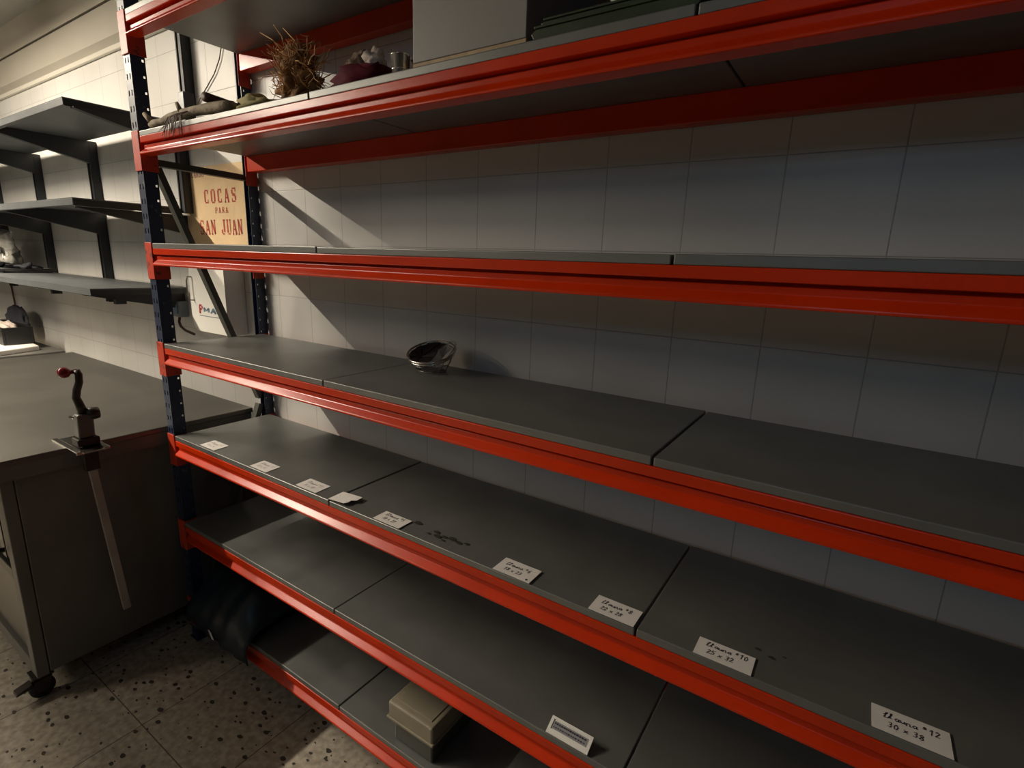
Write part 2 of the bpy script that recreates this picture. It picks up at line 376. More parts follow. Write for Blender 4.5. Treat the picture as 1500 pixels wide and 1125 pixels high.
HAND = {   # cursive-like polylines, unit height
 'L': [[(.1,.5),(.45,.85),(.4,1.0),(.28,.9),(.25,.2),(.15,.02),(.5,.0),(.7,.12)]],
 'l': [[(0,.1),(.3,.7),(.28,1.0),(.16,.9),(.2,.1),(.4,.05)]],
 'a': [[(.5,.45),(.25,.5),(.08,.25),(.25,.02),(.45,.2),(.5,.45),(.5,.08),(.65,.05)]],
 'u': [[(.05,.45),(.12,.1),(.3,.02),(.5,.4),(.5,.08),(.65,.05)]],
 'n': [[(.05,.0),(.08,.45),(.3,.48),(.42,.3),(.42,.05),(.6,.05)]],
 'o': [[(.2,.95),(.05,.8),(.2,.65),(.35,.8),(.2,.95)],[(.05,.55),(.35,.55)]],
 '0': [[(.3,.95),(.08,.6),(.15,.1),(.4,.05),(.52,.5),(.3,.95)]],
 '1': [[(.1,.7),(.32,.98),(.32,.02)]],
 '2': [[(.08,.75),(.25,.97),(.46,.75),(.1,.05),(.55,.05)]],
 '3': [[(.08,.9),(.35,.97),(.42,.72),(.22,.53),(.46,.35),(.3,.03),(.05,.1)]],
 '4': [[(.4,.98),(.08,.35),(.55,.35)],[(.42,.6),(.40,.02)]],
 '5': [[(.5,.95),(.15,.95),(.1,.58),(.4,.55),(.45,.2),(.1,.03)]],
 '6': [[(.42,.97),(.12,.5),(.12,.1),(.4,.05),(.45,.35),(.14,.4)]],
 '8': [[(.3,.52),(.08,.75),(.28,.97),(.48,.75),(.3,.52),(.06,.22),(.3,.02),(.52,.22),(.3,.52)]],
 'x': [[(.1,.1),(.5,.55)],[(.12,.55),(.48,.1)]],
}
def hand(m, text, x, y, z, h, w, seed):
    """handwriting on a level deck: letters run along +x, tops towards +y"""
    rnd = random.Random(seed); cx = x
    for ch in text:
        if ch == ' ': cx += h*.45; continue
        wob = rnd.uniform(-.0006,.0006)
        for pl in HAND[ch]:
            for p, q in zip(pl, pl[1:]):
                a = Vector((cx+p[0]*h+p[1]*h*.15, y+p[1]*h+wob)); b = Vector((cx+q[0]*h+q[1]*h*.15, y+q[1]*h+wob))
                d = b-a
                if d.length < 1e-6: continue
                d.normalize(); n = Vector((-d.y,d.x))*w/2; e = d*w*.4
                m.poly([(c.x, c.y, z) for c in (a-e-n, b+e-n, b+e+n, a-e+n)])
        cx += h*.62

# ------------------------------------------------------------------ the white cards along the fifth deck
Z5 = LV[4]
cards = [   # x0, x1, y0, y1, skew, text lines, ink, label
 (-.196,-.098,-.366,-.308,-.006,('Llauna o1','10 x 14'),'faint','faintly written white card on the card deck, closest to the left navy upright'),
 (.133,.227,-.368,-.312,-.004,('Llauna o2','12 x 16'),'faint','white card on the same deck, second from the left navy upright'),
 (.386,.485,-.368,-.310,-.004,('Llauna o3','14 x 18'),'faint','white card just left of the deck joint, third from the left upright'),
 (.547,.629,-.370,-.312,-.003,('Llauna o4','15 x 20'),'faint','torn-edged small white card just right of the first deck joint'),
 (.740,.839,-.372,-.321,0,('Llauna o5','18 x 21'),'pen','white card with small round grease spot to its right on the deck'),
 (1.148,1.248,-.374,-.316,0,('Llauna o6','18 x 23'),'pen','white card right of the dark grease smears, with a black dot in its corner'),
 (1.394,1.493,-.374,-.318,0,('Llauna o8','22 x 28'),'pen','yellowish white card touching the second deck joint from the left side'),
 (1.610,1.711,-.3735,-.322,0,('Llauna o10','25 x 32'),'pen','bluish white card with faint lower line, just right of the second deck joint'),
 (1.890,1.993,-.372,-.316,0,('Llauna o12','30 x 38'),'pen','white card reading 30 x 38, last one at the right end'),
]
for i, (x0,x1,y0,y1,sk,tx,ink,lab) in enumerate(cards):
    c = thing('label_card', lab, 'card', ((x0+x1)/2,(y0+y1)/2,Z5), 'handwritten cards along the fifth deck')
    zt = Z5+.0022
    m = MB(); nx = 8
    if i == 3:   # torn right edge, lifted a little
        pts = [(x0,y0),(x1-.012,y0),(x1-.006,y0+.012),(x1-.010,y0+.024),(x1+.004,y0+.034),(x1,y1),(x0-.003,y1)]
        m.prism([(p[0],p[1],Z5+.0016+(.006 if p[0] > x1-.02 else 0)) for p in pts], (0,0,.0009))
    else:
        m.prism([(x0,y0,Z5+.0013),(x1,y0,Z5+.0013),(x1+sk,y1,Z5+.0013),(x0+sk,y1,Z5+.0013)], (0,0,.0009))
    m.build('card_sheet', M['paper'], c)
    t = MB(); W = x1-x0; hh = .0125
    zz = zt+.0004+(.0012 if i == 3 else 0)
    hand(t, tx[0], x0+W*.14+sk*.6, y0+.033, zz, hh, .0014 if ink == 'pen' else .0010, i)
    hand(t, tx[1], x0+W*.20+sk*.4, y0+.013, zz, hh*.95, .0014 if ink == 'pen' else .0010, i+50)
    t.build('handwriting', M[ink], c)
    if i == 5:
        MB().lathe([(.0026,0),(.0026,.0006)], (x1-.012,y0+.008,zt+.0002), 12).build('ink_dot', M['pen'], c)
# price-rail tag on the sixth deck
Z6 = LV[5]
tg = thing('tag_holder', 'white framed tag with grey printed strip on the sixth deck edge', 'tag', (1.365,-.365,Z6))
a, b_ = 1.312, 1.418
def tilt(x, u, lift=0):   # u 0 bottom .. 1 top along the leaning face
    return (x, -.3735+.034*u-lift*.5, Z6+.002+.018*u+lift)
def strip(m, xa, xb, ua, ub, t, l=0):
    m.prism([tilt(xa,ua,l),tilt(xb,ua,l),tilt(xb,ub,l),tilt(xa,ub,l)], (0,-t*.47,t*.88))
m = MB(); strip(m,a,b_,0,1,.0015); m.build('back_plate', M['white'], tg)
m = MB()
for xa, xb, ua, ub in ((a,b_,.86,1),(a,b_,0,.30),(a,a+.007,.30,.86),(b_-.007,b_,.30,.86)): strip(m, xa, xb, ua, ub, .0022, .0016)
m.build('frame', M['white'], tg)
m = MB(); strip(m, a+.009, b_-.009, .34, .80, .0006, .0018); m.build('printed_strip', M['faint'], tg)
m = MB()
rnd = random.Random(3)
x = a+.012
while x < b_-.014:
    l = rnd.uniform(.002,.006); strip(m, x, x+l, .62, .72, .0003, .0028); strip(m, x, x+l*.7, .42, .5, .0003, .0028); x += l+.002
m.build('print_marks', M['pen'], tg)

# ------------------------------------------------------------------ wire basket on the fourth deck
Z4 = LV[3]
bk = thing('wire_basket', 'small round wire basket with black lining on the fourth deck', 'basket', (.69,-.075,Z4))
cx, cy = .690, -.078
def bp_(r, an, h, tilt): return (cx+r*cos(an), cy+.74*r*sin(an), Z4+h+tilt*.74*r*sin(an))     # point of a leaning oval ring
def ring(r, h, tilt, n=28): return [bp_(r, 2*pi*k/n, h, tilt) for k in range(n+1)]
m = MB(); m.tube(ring(.083,.060,.42), .0032, 6, False); m.tube(ring(.080,.052,.42), .0024, 6, False); m.build('rim', M['chrome'], bk, smooth=True)
m = MB(); m.tube(ring(.050,.003,0), .0016, 6, False); m.tube(ring(.066,.028,.2), .0010, 5, False)
for k in range(11):
    an = 2*pi*k/11+.2; m.tube([bp_(.080,an,.060,.42),bp_(.070,an,.036,.2),bp_(.050,an,.003,0)], .0013, 5)
for k in range(3): m.tube([(cx-.025+.025*k, cy-.03, Z4+.003),(cx-.025+.025*k, cy+.03, Z4+.003)], .0012, 5)
m.build('wire_cage', M['wire'], bk, smooth=True)
m = MB(); m.tube([(cx+.080*cos(t)+.004, cy+.058*sin(t), Z4+.062+.024*sin(t)+.016*sin((t+.4)/1.8*pi)) for t in [(-.4+.15*k) for k in range(13)]], .0012, 5); m.build('bail_handle', M['wire'], bk, smooth=True)
def fan(edge, cen, name, mt, th):
    m = MB()
    for p, q in zip(edge, edge[1:]+edge[:1]): m.poly([p,q,cen])
    o = m.build(name, mt, bk); sm = o.modifiers.new('s','SOLIDIFY'); sm.thickness = th
A0, A1 = radians(80), radians(292)
fan([bp_(.076, A0+(A1-A0)*k/12, .0575, .42) for k in range(13)]+[bp_(.030,radians(330),.052,.42),bp_(.022,radians(20),.060,.42)], bp_(.036,radians(190),.043,.42), 'black_lining', M['blackplastic'], .002)
fan([bp_(.076, radians(-62)+radians(136)*k/9, .055+.004*sin(k*2.1), .42) for k in range(10)]+[bp_(.026,radians(22),.066,.42),bp_(.034,radians(328),.058,.42)], bp_(.045,radians(0),.046,.42), 'clear_film', M['film'], .001)

# ------------------------------------------------------------------ things on the second deck
Z2 = LV[1]
# branch with peeling fibres
br_ = thing('branch', 'knobbly grey branch lying along the second deck beside the navy upright', 'branch', (-.1,-.345,Z2))
m = MB(); path = [(-.345,-.345,Z2+.020),(-.305,-.350,Z2+.021),(-.255,-.345,Z2+.023),(-.20,-.348,Z2+.027),(-.13,-.345,Z2+.030),(-.05,-.348,Z2+.030),(.04,-.345,Z2+.028),(.12,-.346,Z2+.024),(.165,-.345,Z2+.020)]
m.tube(path, [.009,.012,.011,.014,.015,.014,.016,.016,.014], 10); m.build('stem', M['branch'], br_, smooth=True)
for p, q, r in (((-.325,-.348,Z2+.024),(-.355,-.357,Z2+.055),.010),((-.12,-.352,Z2+.034),(-.135,-.355,Z2+.062),.008)): MB().tube([p,[(p[i]+q[i])/2 for i in range(3)],q],[r,r*.9,r*.7],8).build('side_stub', M['branch'], br_, smooth=True)
m = MB(); rnd = random.Random(11)
for k in range(22):
    x = rnd.uniform(-.13,-.06); e = rnd.uniform(-.07,.02)
    m.tube([(x,-.362,Z2+.028),(x+e*.3,-.384,Z2+.014),(x+e*.6,-.390,Z2-.012),(x+e,-.391+rnd.uniform(-.004,.0),Z2-rnd.uniform(.02,.065))], [.0016,.0014,.0011,.0006], 5)
m.build('hanging_fibres', M['brownrod'], br_, smooth=True)
bp = thing('block_piece', 'small upright dark grey block standing behind the branch', 'block', (-.17,-.31,Z2))
m = MB(); m.box(-.205,-.170,-.315,-.280,Z2+.0005,Z2+.112); m.build('block_body', M['plasticgrey'], bp, bevel=.002)
m = MB(); m.box(-.214,-.168,-.318,-.277,Z2+.045,Z2+.060); m.build('clamp_band', M['darkmetal'], bp, bevel=.002)
rod = MB(); rod.tube([(.004,-.338,Z2+.0665),(-.018,-.285,Z2+.069),(-.045,-.215,Z2+.072),(-.075,-.14,Z2+.075)], [.0145,.0145,.014,.013], 12)
tag(rod.build('brown_stick', M['brownrod'], smooth=True), 'dark brown round stick slanting back behind the branch end', 'stick')
# dried root bundle
rb = thing('root_bundle', 'tangled dry straw-coloured root bundle on the second deck', 'dried roots', (.40,-.28,Z2))
m = MB(); m.blob((.395,-.285,Z2+.052),(.060,.040,.052),21,.5,4,Z2+.001); m.blob((.385,-.28,Z2+.115),(.045,.034,.042),22,.5,3); m.build('root_core', M['rootcore'], rb, smooth=True)
rnd = random.Random(5)
def strands(n, spread, r, zmax, cxx):
    m = MB()
    for k in range(n):
        a = rnd.uniform(0,2*pi); c = Vector((cxx+rnd.gauss(0,.030), -.285+rnd.gauss(0,.018), Z2+.03+abs(rnd.gauss(.045,.035))))
        pts = [c]; d = Vector((cos(a)*spread, sin(a)*.5*spread, rnd.uniform(-.2,1.0))).normalized()
        L = rnd.uniform(.03,.085); 
        for j in range(4):
            d = (d+Vector((rnd.gauss(0,.45), rnd.gauss(0,.25), rnd.gauss(-.05,.4)))).normalized(); q = pts[-1]+d*L/4
            q.z = min(max(q.z, Z2+.003), Z2+zmax); q.y = min(max(q.y,-.366),-.20); pts.append(q)
        m.tube(pts, [r,r,r*.9,r*.7,r*.4], 5)
    return m
strands(330,1.0,.0013,.170,.392).build('fine_roots', M['straw'], rb, smooth=True)
strands(150,.8,.0016,.165,.400).build('pale_roots', M['strawpale'], rb, smooth=True)
for p, q in (((.345,-.30,Z2+.150),(.262,-.305,Z2+.205)),((.350,-.29,Z2+.152),(.318,-.30,Z2+.216)),((.42,-.29,Z2+.128),(.352,-.295,Z2+.203)),((.34,-.30,Z2+.145),(.47,-.30,Z2+.128))):
    mid = [(p[i]+q[i])/2+(.006 if i == 0 else .003) for i in range(3)]
    MB().tube([p,mid,q],[.0020,.0017,.0011],6).build('stalk', M['strawpale'], rb, smooth=True)
m = MB(); m.blob((.232,-.312,Z2+.021),(.066,.036,.026),31,.4,3,Z2+.001)
tag(m.build('yellow_cloth', M['yellowcloth'], smooth=True), 'folded olive yellow cloth in front of the dry roots', 'cloth')
m = MB(); m.blob((.578,-.235,Z2+.058),(.042,.030,.060),33,.4,3,Z2+.001)
tag(m.build('crumpled_brown_bag', M['crumple'], smooth=True), 'upright crumpled brown paper bag just behind the left end of burgundy cloth', 'paper bag')
m = MB(); m.blob((.470,-.140,Z2+.075),(.050,.034,.078),34,.5,3,Z2+.001)
tag(m.build('dark_bag', M['darkcloth'], smooth=True), 'dark bundle standing behind the dry roots on the second deck', 'bag')
m = MB(); m.blob((.668,-.305,Z2+.028),(.098,.036,.033),35,.40,3,Z2+.001)
tag(m.build('burgundy_cloth', M['burgundy'], smooth=True), 'folded burgundy cloth lying left of the metal cup', 'cloth')
m = MB(); m.blob((.640,-.110,Z2+.060),(.050,.036,.062),36,.5,3,Z2+.001)
tag(m.build('tall_paper_bag', M['crumple'], smooth=True), 'crumpled brown bag at the back of the second deck behind pale paper ball', 'paper bag')
m = MB(); m.blob((.672,-.262,Z2+.083),(.026,.024,.026),37,.5,3)
tag(m.build('crumpled_paper', M['crumplew'], smooth=True), 'pale crumpled paper ball lying on the burgundy cloth', 'paper')
cup = thing('metal_cup', 'small shiny metal cup left of the big grey bin', 'cup', (.823,-.325,Z2))
prof = [(.017,.001),(.0185,.003),(.0215,.045),(.0228,.047),(.0228,.049),(.0205,.049),(.0170,.006),(.001,.005)]
MB().lathe([(r*1.05,h*1.04) for r, h in prof], (.823,-.325,Z2), 28).build('cup_body', M['chrome'], cup, smooth=True)
MB().lathe([(.0205,.018),(.0212,.020),(.0205,.022)], (.823,-.325,Z2), 28).build('cup_band', M['chrome'], cup, smooth=True)
# jar-like dark thing between cup and bin
m = MB(); m.lathe([(.020,0.0005),(.022,.004),(.022,.04),(.015,.048),(.015,.058),(.001,.058)], (.850,-.27,Z2), 20)
tag(m.build('dark_jar', M['brownrod'], smooth=True), 'small dark brown jar between the metal cup and grey bin', 'jar')
# big grey bin
gb = thing('grey_bin', 'large grey plastic bin on a pale wooden strip, second deck', 'bin', (1.02,-.19,Z2))
x0,x1,y0,y1 = .878,1.170,-.343,-.050
MB().box(x0,x1,y0,y1,Z2+.0005,Z2+.0195).build('wooden_base', M['wood'], gb, bevel=.001)
m = MB(); t = .004; zb, zt = Z2+.020, Z2+.270
m.box(x0,x1,y0,y0+t,zb,zt); m.box(x0,x1,y1-t,y1,zb,zt); m.box(x0,x0+t,y0+t,y1-t,zb,zt); m.box(x1-t,x1,y0+t,y1-t,zb,zt); m.box(x0+t,x1-t,y0+t,y1-t,zb,zb+t)
m.build('bin_body', M['greybin'], gb, bevel=.003, seg=3)
m = MB(); m.box(x0-.006,x1+.006,y0-.006,y0,zt-.02,zt); m.box(x0-.006,x1+.006,y1,y1+.006,zt-.02,zt); m.box(x0-.006,x0,y0,y1,zt-.02,zt); m.box(x1,x1+.006,y0,y1,zt-.02,zt)
m.build('rim', M['greybin'], gb, bevel=.002)
# green trays and the crimson box
def tray(name, x0, x1, y0, y1, z, h, label):
    t = thing(name, label, 'tray', ((x0+x1)/2,(y0+y1)/2,z), 'dark green trays right of the grey bin')
    m = MB(); w = .010
    m.prism([(x0,y0,z+h*.55),(x0+.006,y0,z+h*.15),(x0+.022,y0,z),(x1-.006,y0,z),(x1,y0,z+h*.2),(x1,y0,z+h-.004),(x0+.012,y0,z+h-.004)], (0,w,0))
    m.box(x0+.012,x1-.002,y0+w,y1-w,z,z+.004)
    m.box(x0+.006,x1,y1-w,y1,z,z+h-.004); m.box(x0+.006,x0+.016,y0+w,y1-w,z+.0041,z+h-.004); m.box(x1-.010,x1,y0+w,y1-w,z+.0041,z+h-.004)
    m.build('tray_body', M['green'], t, bevel=.002)
    m = MB(); e = z+h
    m.box(x0+.008,x1+.002,y0-.002,y0+.012,e-.0039,e); m.box(x0+.008,x1+.002,y1-.012,y1+.002,e-.0039,e); m.box(x0+.008,x0+.020,y0+.012,y1-.012,e-.0039,e); m.box(x1-.012,x1+.002,y0+.012,y1-.012,e-.0039,e)
    m.build('rim', M['green'], t, bevel=.001)
    return t
tray('green_tray', 1.192, 1.500, -.362, -.08, Z2+.0005, .025, 'lower dark green tray resting directly on the second deck')
tray('green_tray', 1.205, 1.660, -.352, -.06, Z2+.0260, .014, 'upper longer dark green tray stacked under the crimson box')
cb = thing('crimson_box', 'crimson box with white corner tab lying on the green trays', 'box', (1.45,-.2,Z2+.0352))
MB().box(1.352,1.60,-.335,-.10,Z2+.0404,Z2+.085).build('box_body', M['crimson'], cb, bevel=.002)
MB().box(1.350,1.602,-.337,-.098,Z2+.0855,Z2+.100).build('box_lid', M['crimson'], cb, bevel=.002)
m = MB(); m.prism([(1.328,-.339,Z2+.060),(1.336,-.339,Z2+.060),(1.356,-.339,Z2+.0412),(1.350,-.339,Z2+.0408),(1.338,-.339,Z2+.047)], (0,.003,0)); m.build('white_tab', M['paper'], cb)

# ------------------------------------------------------------------ bottom deck
Z7 = LV[6]
lb = thing('lidded_tub', 'grey plastic tub with beige lid on the bottom deck', 'storage tub', (.86,-.26,Z7))
m = MB(); m.prism([(.786,-.352,Z7+.0005),(.938,-.352,Z7+.0005),(.938,-.165,Z7+.0005),(.786,-.165,Z7+.0005)], (0,0,.080)); m.build('tub_body', M['greytub'], lb, bevel=.006, seg=3)
m = MB(); m.box(.774,.950,-.364,-.153,Z7+.0815,Z7+.138); m.build('lid', M['beige'], lb, bevel=.007, seg=3)
m = MB(); m.box(.770,.954,-.368,-.149,Z7+.0785,Z7+.087); m.build('lid_rim', M['beige'], lb, bevel=.002)
m = MB(); m.box(.792,.932,-.345,-.172,Z7+.138,Z7+.1405); m.build('lid_inset', M['beige'], lb, bevel=.0015)
# dark blue plastic sack slumped over the lowest beam
bs = thing('blue_sack', 'dark blue plastic sack slumped over the lowest beam by the upright', 'sack', (-.13,-.3,Z7))
m = MB(); nx, npf = 22, 14
prof = [(-.060,.020),(-.075,.085),(-.12,.135),(-.20,.165),(-.28,.160),(-.345,.120),(-.385,.070),(-.401,.028),(-.405,-.005),(-.407,-.035),(-.405,-.066)]
rows = []
for i in range(nx+1):
    u = i/nx; x = -.352+.430*u; e = min(1, 4*u+.35, 4*(1-u)+.35)
    rows.append([m.bm.verts.new((x+.006*sin(j*1.7+i), y-.004*sin(i*1.3+j*.9)-(0.004 if y < -.39 else 0), Z7+.0015+max(z*(e if z > 0 else 1), -.08)+(.007*sin(i*.9+j*1.1)*(1 if z > .05 else .3)))) for j, (y, z) in enumerate(prof)])
for A, B in zip(rows, rows[1:]):
    for j in range(len(prof)-1): m.bm.faces.new((A[j],A[j+1],B[j+1],B[j]))
o = m.build('sack_sheet', M['bluesack'], bs, smooth=True); sm = o.modifiers.new('s','SOLIDIFY'); sm.thickness = .0025; sm.offset = 1
m = MB(); m.prism([(-.172,-.4205,Z7-.020),(-.152,-.4205,Z7-.026),(-.137,-.4205,Z7-.052),(-.152,-.4205,Z7-.050)], (0,.002,0)); m.build('white_sticker', M['paper'], bs)

# ------------------------------------------------------------------ wall-hung grey shelves on the left
FR = False; ZF = ZG
SHELF = [(2.265,-.42,'top'),(1.904,-.435,'middle'),(1.552,-.42,'lowest')]
XR, XL = -.85, -4.3
for zs, yf, nm in SHELF:
    lab = {'top':'topmost grey metal shelf on the wall left of the rack','middle':'middle grey metal wall shelf, level with the poster','lowest':'lowest grey metal wall shelf, just above the workbench'}[nm]
    s = thing('wall_shelf', lab, 'wall shelf', (-2.2,-.2,zs), 'grey bracket shelves on the left wall')
    MB().box(XL,XR,yf,-.043,zs-.004,zs).build('shelf_board', M['greyshelf'], s)
    m = MB(); m.box(XL,XR,yf,yf+.003,zs-.028,zs-.0042); m.box(XL,XR,yf+.003,yf+.02,zs-.028,zs-.025); m.build('front_lip', M['greyshelf'], s, bevel=.001)
    MB().box(XR-.003,XR,yf+.004,-.044,zs-.030,zs-.0045).build('end_lip', M['darkshelf'], s)
    for xb in ({'top':-.83,'middle':-.88,'lowest':-.985}[nm],-1.765,-2.610,-3.46):
        m = MB(); m.prism([(xb-.017,-.042,zs-.0055),(xb-.017,yf+.022,zs-.0055),(xb-.017,yf+.022,zs-.032),(xb-.017,-.042,zs-.115)] if xb < -1.2 else
                          [(xb-.020,-.001,zs-.031),(xb-.020,yf+.022,zs-.031),(xb-.020,yf+.022,zs-.036),(xb-.020,-.001,zs-.115)], (.030,0,0))
        m.build('bracket', M['darkshelf'], s, bevel=.001)
    if nm == 'lowest':
        for xb in (-.975, -1.74): MB().box(xb-.028,xb+.002,-.29,-.25,zs-.078,zs-.034).build('bracket_foot', M['darkshelf'], s)
RAILS = [(-.828,1.88,2.236,'short dark vertical rail between middle and topmost wall shelf, beside the poster'),(-.728,2.285,2.62,'dark vertical rail above the topmost wall shelf, seen through the rack end'),
 (-1.78,1.42,2.262,'second dark vertical shelf rail from the rack'),(-2.625,1.42,2.262,'third dark vertical shelf rail from the rack'),(-3.475,1.42,2.262,'dark vertical shelf rail furthest left')]
for xb, zlo, zhi, lab in RAILS:
    p = thing('shelf_rail', lab, 'rail', (xb,-.02,zlo), 'vertical rails of the left wall shelves')
    m = MB(); m.box(xb-.022,xb+.022,-.036,-.001,zlo,zhi); m.box(xb-.022,xb-.013,-.041,-.036,zlo,zhi); m.box(xb+.013,xb+.022,-.041,-.036,zlo,zhi)
    m.build('rail_body', M['darkshelf'], p, bevel=.001)
# things on the lowest left shelf and on the bench end
ZL = 1.552
tr = thing('black_tray', 'shallow black tray at the far end of the lowest wall shelf', 'tray', (-2.75,-.2,ZL))
m = MB(); m.prism([(-3.35,-.30,ZL+.0005),(-2.46,-.30,ZL+.0005),(-2.46,-.07,ZL+.0005),(-3.35,-.07,ZL+.0005)], (0,0,.012)); m.build('tray_base', M['blackplastic'], tr, bevel=.003)
m = MB(); m.tube([(-3.37,-.31,ZL+.022),(-2.44,-.31,ZL+.022),(-2.44,-.06,ZL+.022),(-3.37,-.06,ZL+.022),(-3.37,-.31,ZL+.022)], .009, 8); m.build('tray_rim', M['blackplastic'], tr, smooth=True)
m = MB(); m.blob((-2.95,-.19,ZL+.130),(.20,.085,.115),41,.6,3,ZL+.0145)
tag(m.build('plastic_bag', M['film'], smooth=True), 'crinkled clear plastic bag sitting in the black tray', 'plastic bag')
m = MB(); m.blob((-2.52,-.17,ZL+.034),(.055,.05,.020),42,.5,3,ZL+.0145)
tag(m.build('black_rag', M['darkcloth'], smooth=True), 'small black rag on the right end of the black tray', 'rag')
FR = True; ZF = (ZG-DATUM.z)/UNIT
ZT = 1.034   # bench top
m = MB(); m.prism([(-3.5,-.36,ZT+.0006),(-2.66,-.36,ZT+.0006),(-2.76,-.12,ZT+.0006),(-3.5,-.09,ZT+.0006)], (0,0,.034))
pp = thing('paper_parcel', 'flat white paper parcel with yellow print under the black crate', 'parcel', (-2.8,-.2,ZT))
m.build('parcel_body', M['paper'], pp, bevel=.008, seg=3)
m = MB(); m.box(-2.80,-2.665,-.362,-.3605,ZT+.006,ZT+.018); m.build('yellow_print', M['yellow'], pp)
bc = thing('black_crate', 'black crate with white paper inside on the far bench end', 'crate', (-2.85,-.2,ZT+.036))
m = MB(); zc = ZT+.0355; q0, q1 = -3.42, -2.86; m.box(q0,q1,-.27,-.255,zc,zc+.115); m.box(q0,q1,-.125,-.11,zc,zc+.115); m.box(q0,q0+.015,-.255,-.125,zc,zc+.115); m.box(q1-.015,q1,-.255,-.125,zc,zc+.115); m.box(q0+.015,q1-.015,-.255,-.125,zc,zc+.01)
m.build('crate_body', M['blackplastic'], bc, bevel=.003)
m = MB(); m.blob((-3.10,-.19,zc+.082),(.17,.050,.05),43,.4,3); tag(m.build('paper_wad', M['crumplew'], smooth=True), 'pale crumpled paper lying in the black crate', 'paper')
m = MB(); m.blob((-3.42,-.045,zc+.10),(.20,.040,.11),44,.5,3,ZT+.0006); tag(m.build('dark_bundle', M['darkcloth'], smooth=True), 'dark bundle against the wall behind the black crate', 'bundle')
sd = thing('side_table', 'low grey side table beyond the far end of the workbench', 'table', (-3.4,-.4,ZF))
MB().box(-4.3,-2.64,-.75,-.02,ZT-.03,ZT).build('table_top', M['cabinet'], sd, bevel=.003)
for x in (-4.25,-2.69):
    for y in (-.70,-.07): MB().box(x-.02,x+.02,y-.02,y+.02,ZF,ZT-.0305).build('leg', M['cabinet'], sd)
FR = False; ZF = ZG
m = MB(); m.tube([(-3.58,-.012,1.46),(-3.57,-.012,1.35),(-3.55,-.014,1.2),(-3.53,-.02,1.08)], .006, 6)
tag(m.build('wall_cable', M['brownwire'], smooth=True), 'thin dark cable hanging on the wall below the lowest shelf', 'cable')

# ------------------------------------------------------------------ workbench with cabinet
FR = True; ZF = (ZG-DATUM.z)/UNIT
wb = thing('workbench', 'stainless steel topped workbench with grey cabinet on casters', 'workbench', (-1.9,-.45,ZF))
TX, TY = -.456, -1.30
MB().box(-2.56,TX,TY,-.003,ZT-.022,ZT).build('worktop', M['steel'], wb, bevel=.004, seg=3)
m = MB(); m.box(TX-.030,TX-.006,TY+.006,-.01,ZT-.072,ZT-.0225); m.box(-2.55,TX-.031,TY+.006,TY+.03,ZT-.072,ZT-.0225); m.build('apron', M['cabinet'], wb)
CX, CY, CZ = -.500, -.822, .196
cab = MB().box(-2.2,CX,CY,-.06,CZ,ZT-.0735).build('cabinet_body', M['cabinet'], wb, bevel=.003)
def door(xa, xb):
    m = MB(); yo, yi = -.860, -.8235; z0, z1 = CZ-.006, ZT-.080; f = .055
    m.box(xa,xa+f,yo,yi,z0,z1); m.box(xb-f,xb,yo,yi,z0,z1); m.box(xa+f,xb-f,yo,yi,z0,z0+f); m.box(xa+f,xb-f,yo,yi,z1-f,z1); m.box(xa+f,xb-f,yo,yi,.575,.615)
    d = m.build('door_frame', M['cabinet'], wb, bevel=.003)
    MB().box(xa+f,xb-f,yo+.016,yo+.020,.616,z1-f-.001).build('upper_panel', M['cabinet'], d)
    MB().box(xa+f,xb-f,yo+.016,yo+.020,z0+f+.001,.574).build('lower_panel', M['steel'], d)
    return d
door(CX-.62, CX)
door(CX-1.245, CX-.625)
m = MB(); hx = CX-.085; m.tube([(hx,-.860,.87),(hx,-.892,.865),(hx,-.897,.84),(hx,-.897,.71),(hx,-.892,.685),(hx,-.860,.68)], .008, 10); m.build('handle', M['darkmetal'], wb, smooth=True)
m = MB(); m.box(hx-.02,hx+.02,-.864,-.8605,.655,.895); m.build('handle_plate', M['darkmetal'], wb, bevel=.002)
def caster(x, y):
    r = .038; y0 = y
    m = MB(); m.box(x-.035,x+.035,y-.03,y+.03,CZ-.013,CZ-.0065); m.lathe([(.020,-.0225),(.020,-.0135)], (x,y,CZ), 16)
    for s in (-1,1): m.prism([(x+s*.019,y-.028,CZ-.023),(x+s*.019,y+.026,CZ-.023),(x+s*.019,y+.012,ZF+.028),(x+s*.019,y-.018,ZF+.028)], (s*.003,0,0))
    m.box(x-.022,x+.022,y-.028,y+.026,CZ-.026,CZ-.023)
    c = m.build('caster', M['darkmetal'], wb)
    MB().lathe([(.012,-.015),(r-.004,-.015),(r,-.011),(r,.011),(r-.004,.015),(.012,.015)], (x,y-.003,ZF+r), 24, 'x').build('wheel', M['rubber'], c, smooth=True)
    m = MB(); m.prism([(x-.020,y-.030,CZ-.030),(x-.020,y-.075,CZ-.042),(x-.020,y-.078,CZ-.052),(x-.020,y-.030,CZ-.046)], (.040,0,0)); m.build('brake_pedal', M['darkmetal'], c, bevel=.002)
for x in (-.540,-2.15):
    for y in (-.842,-.11): caster(x, y)

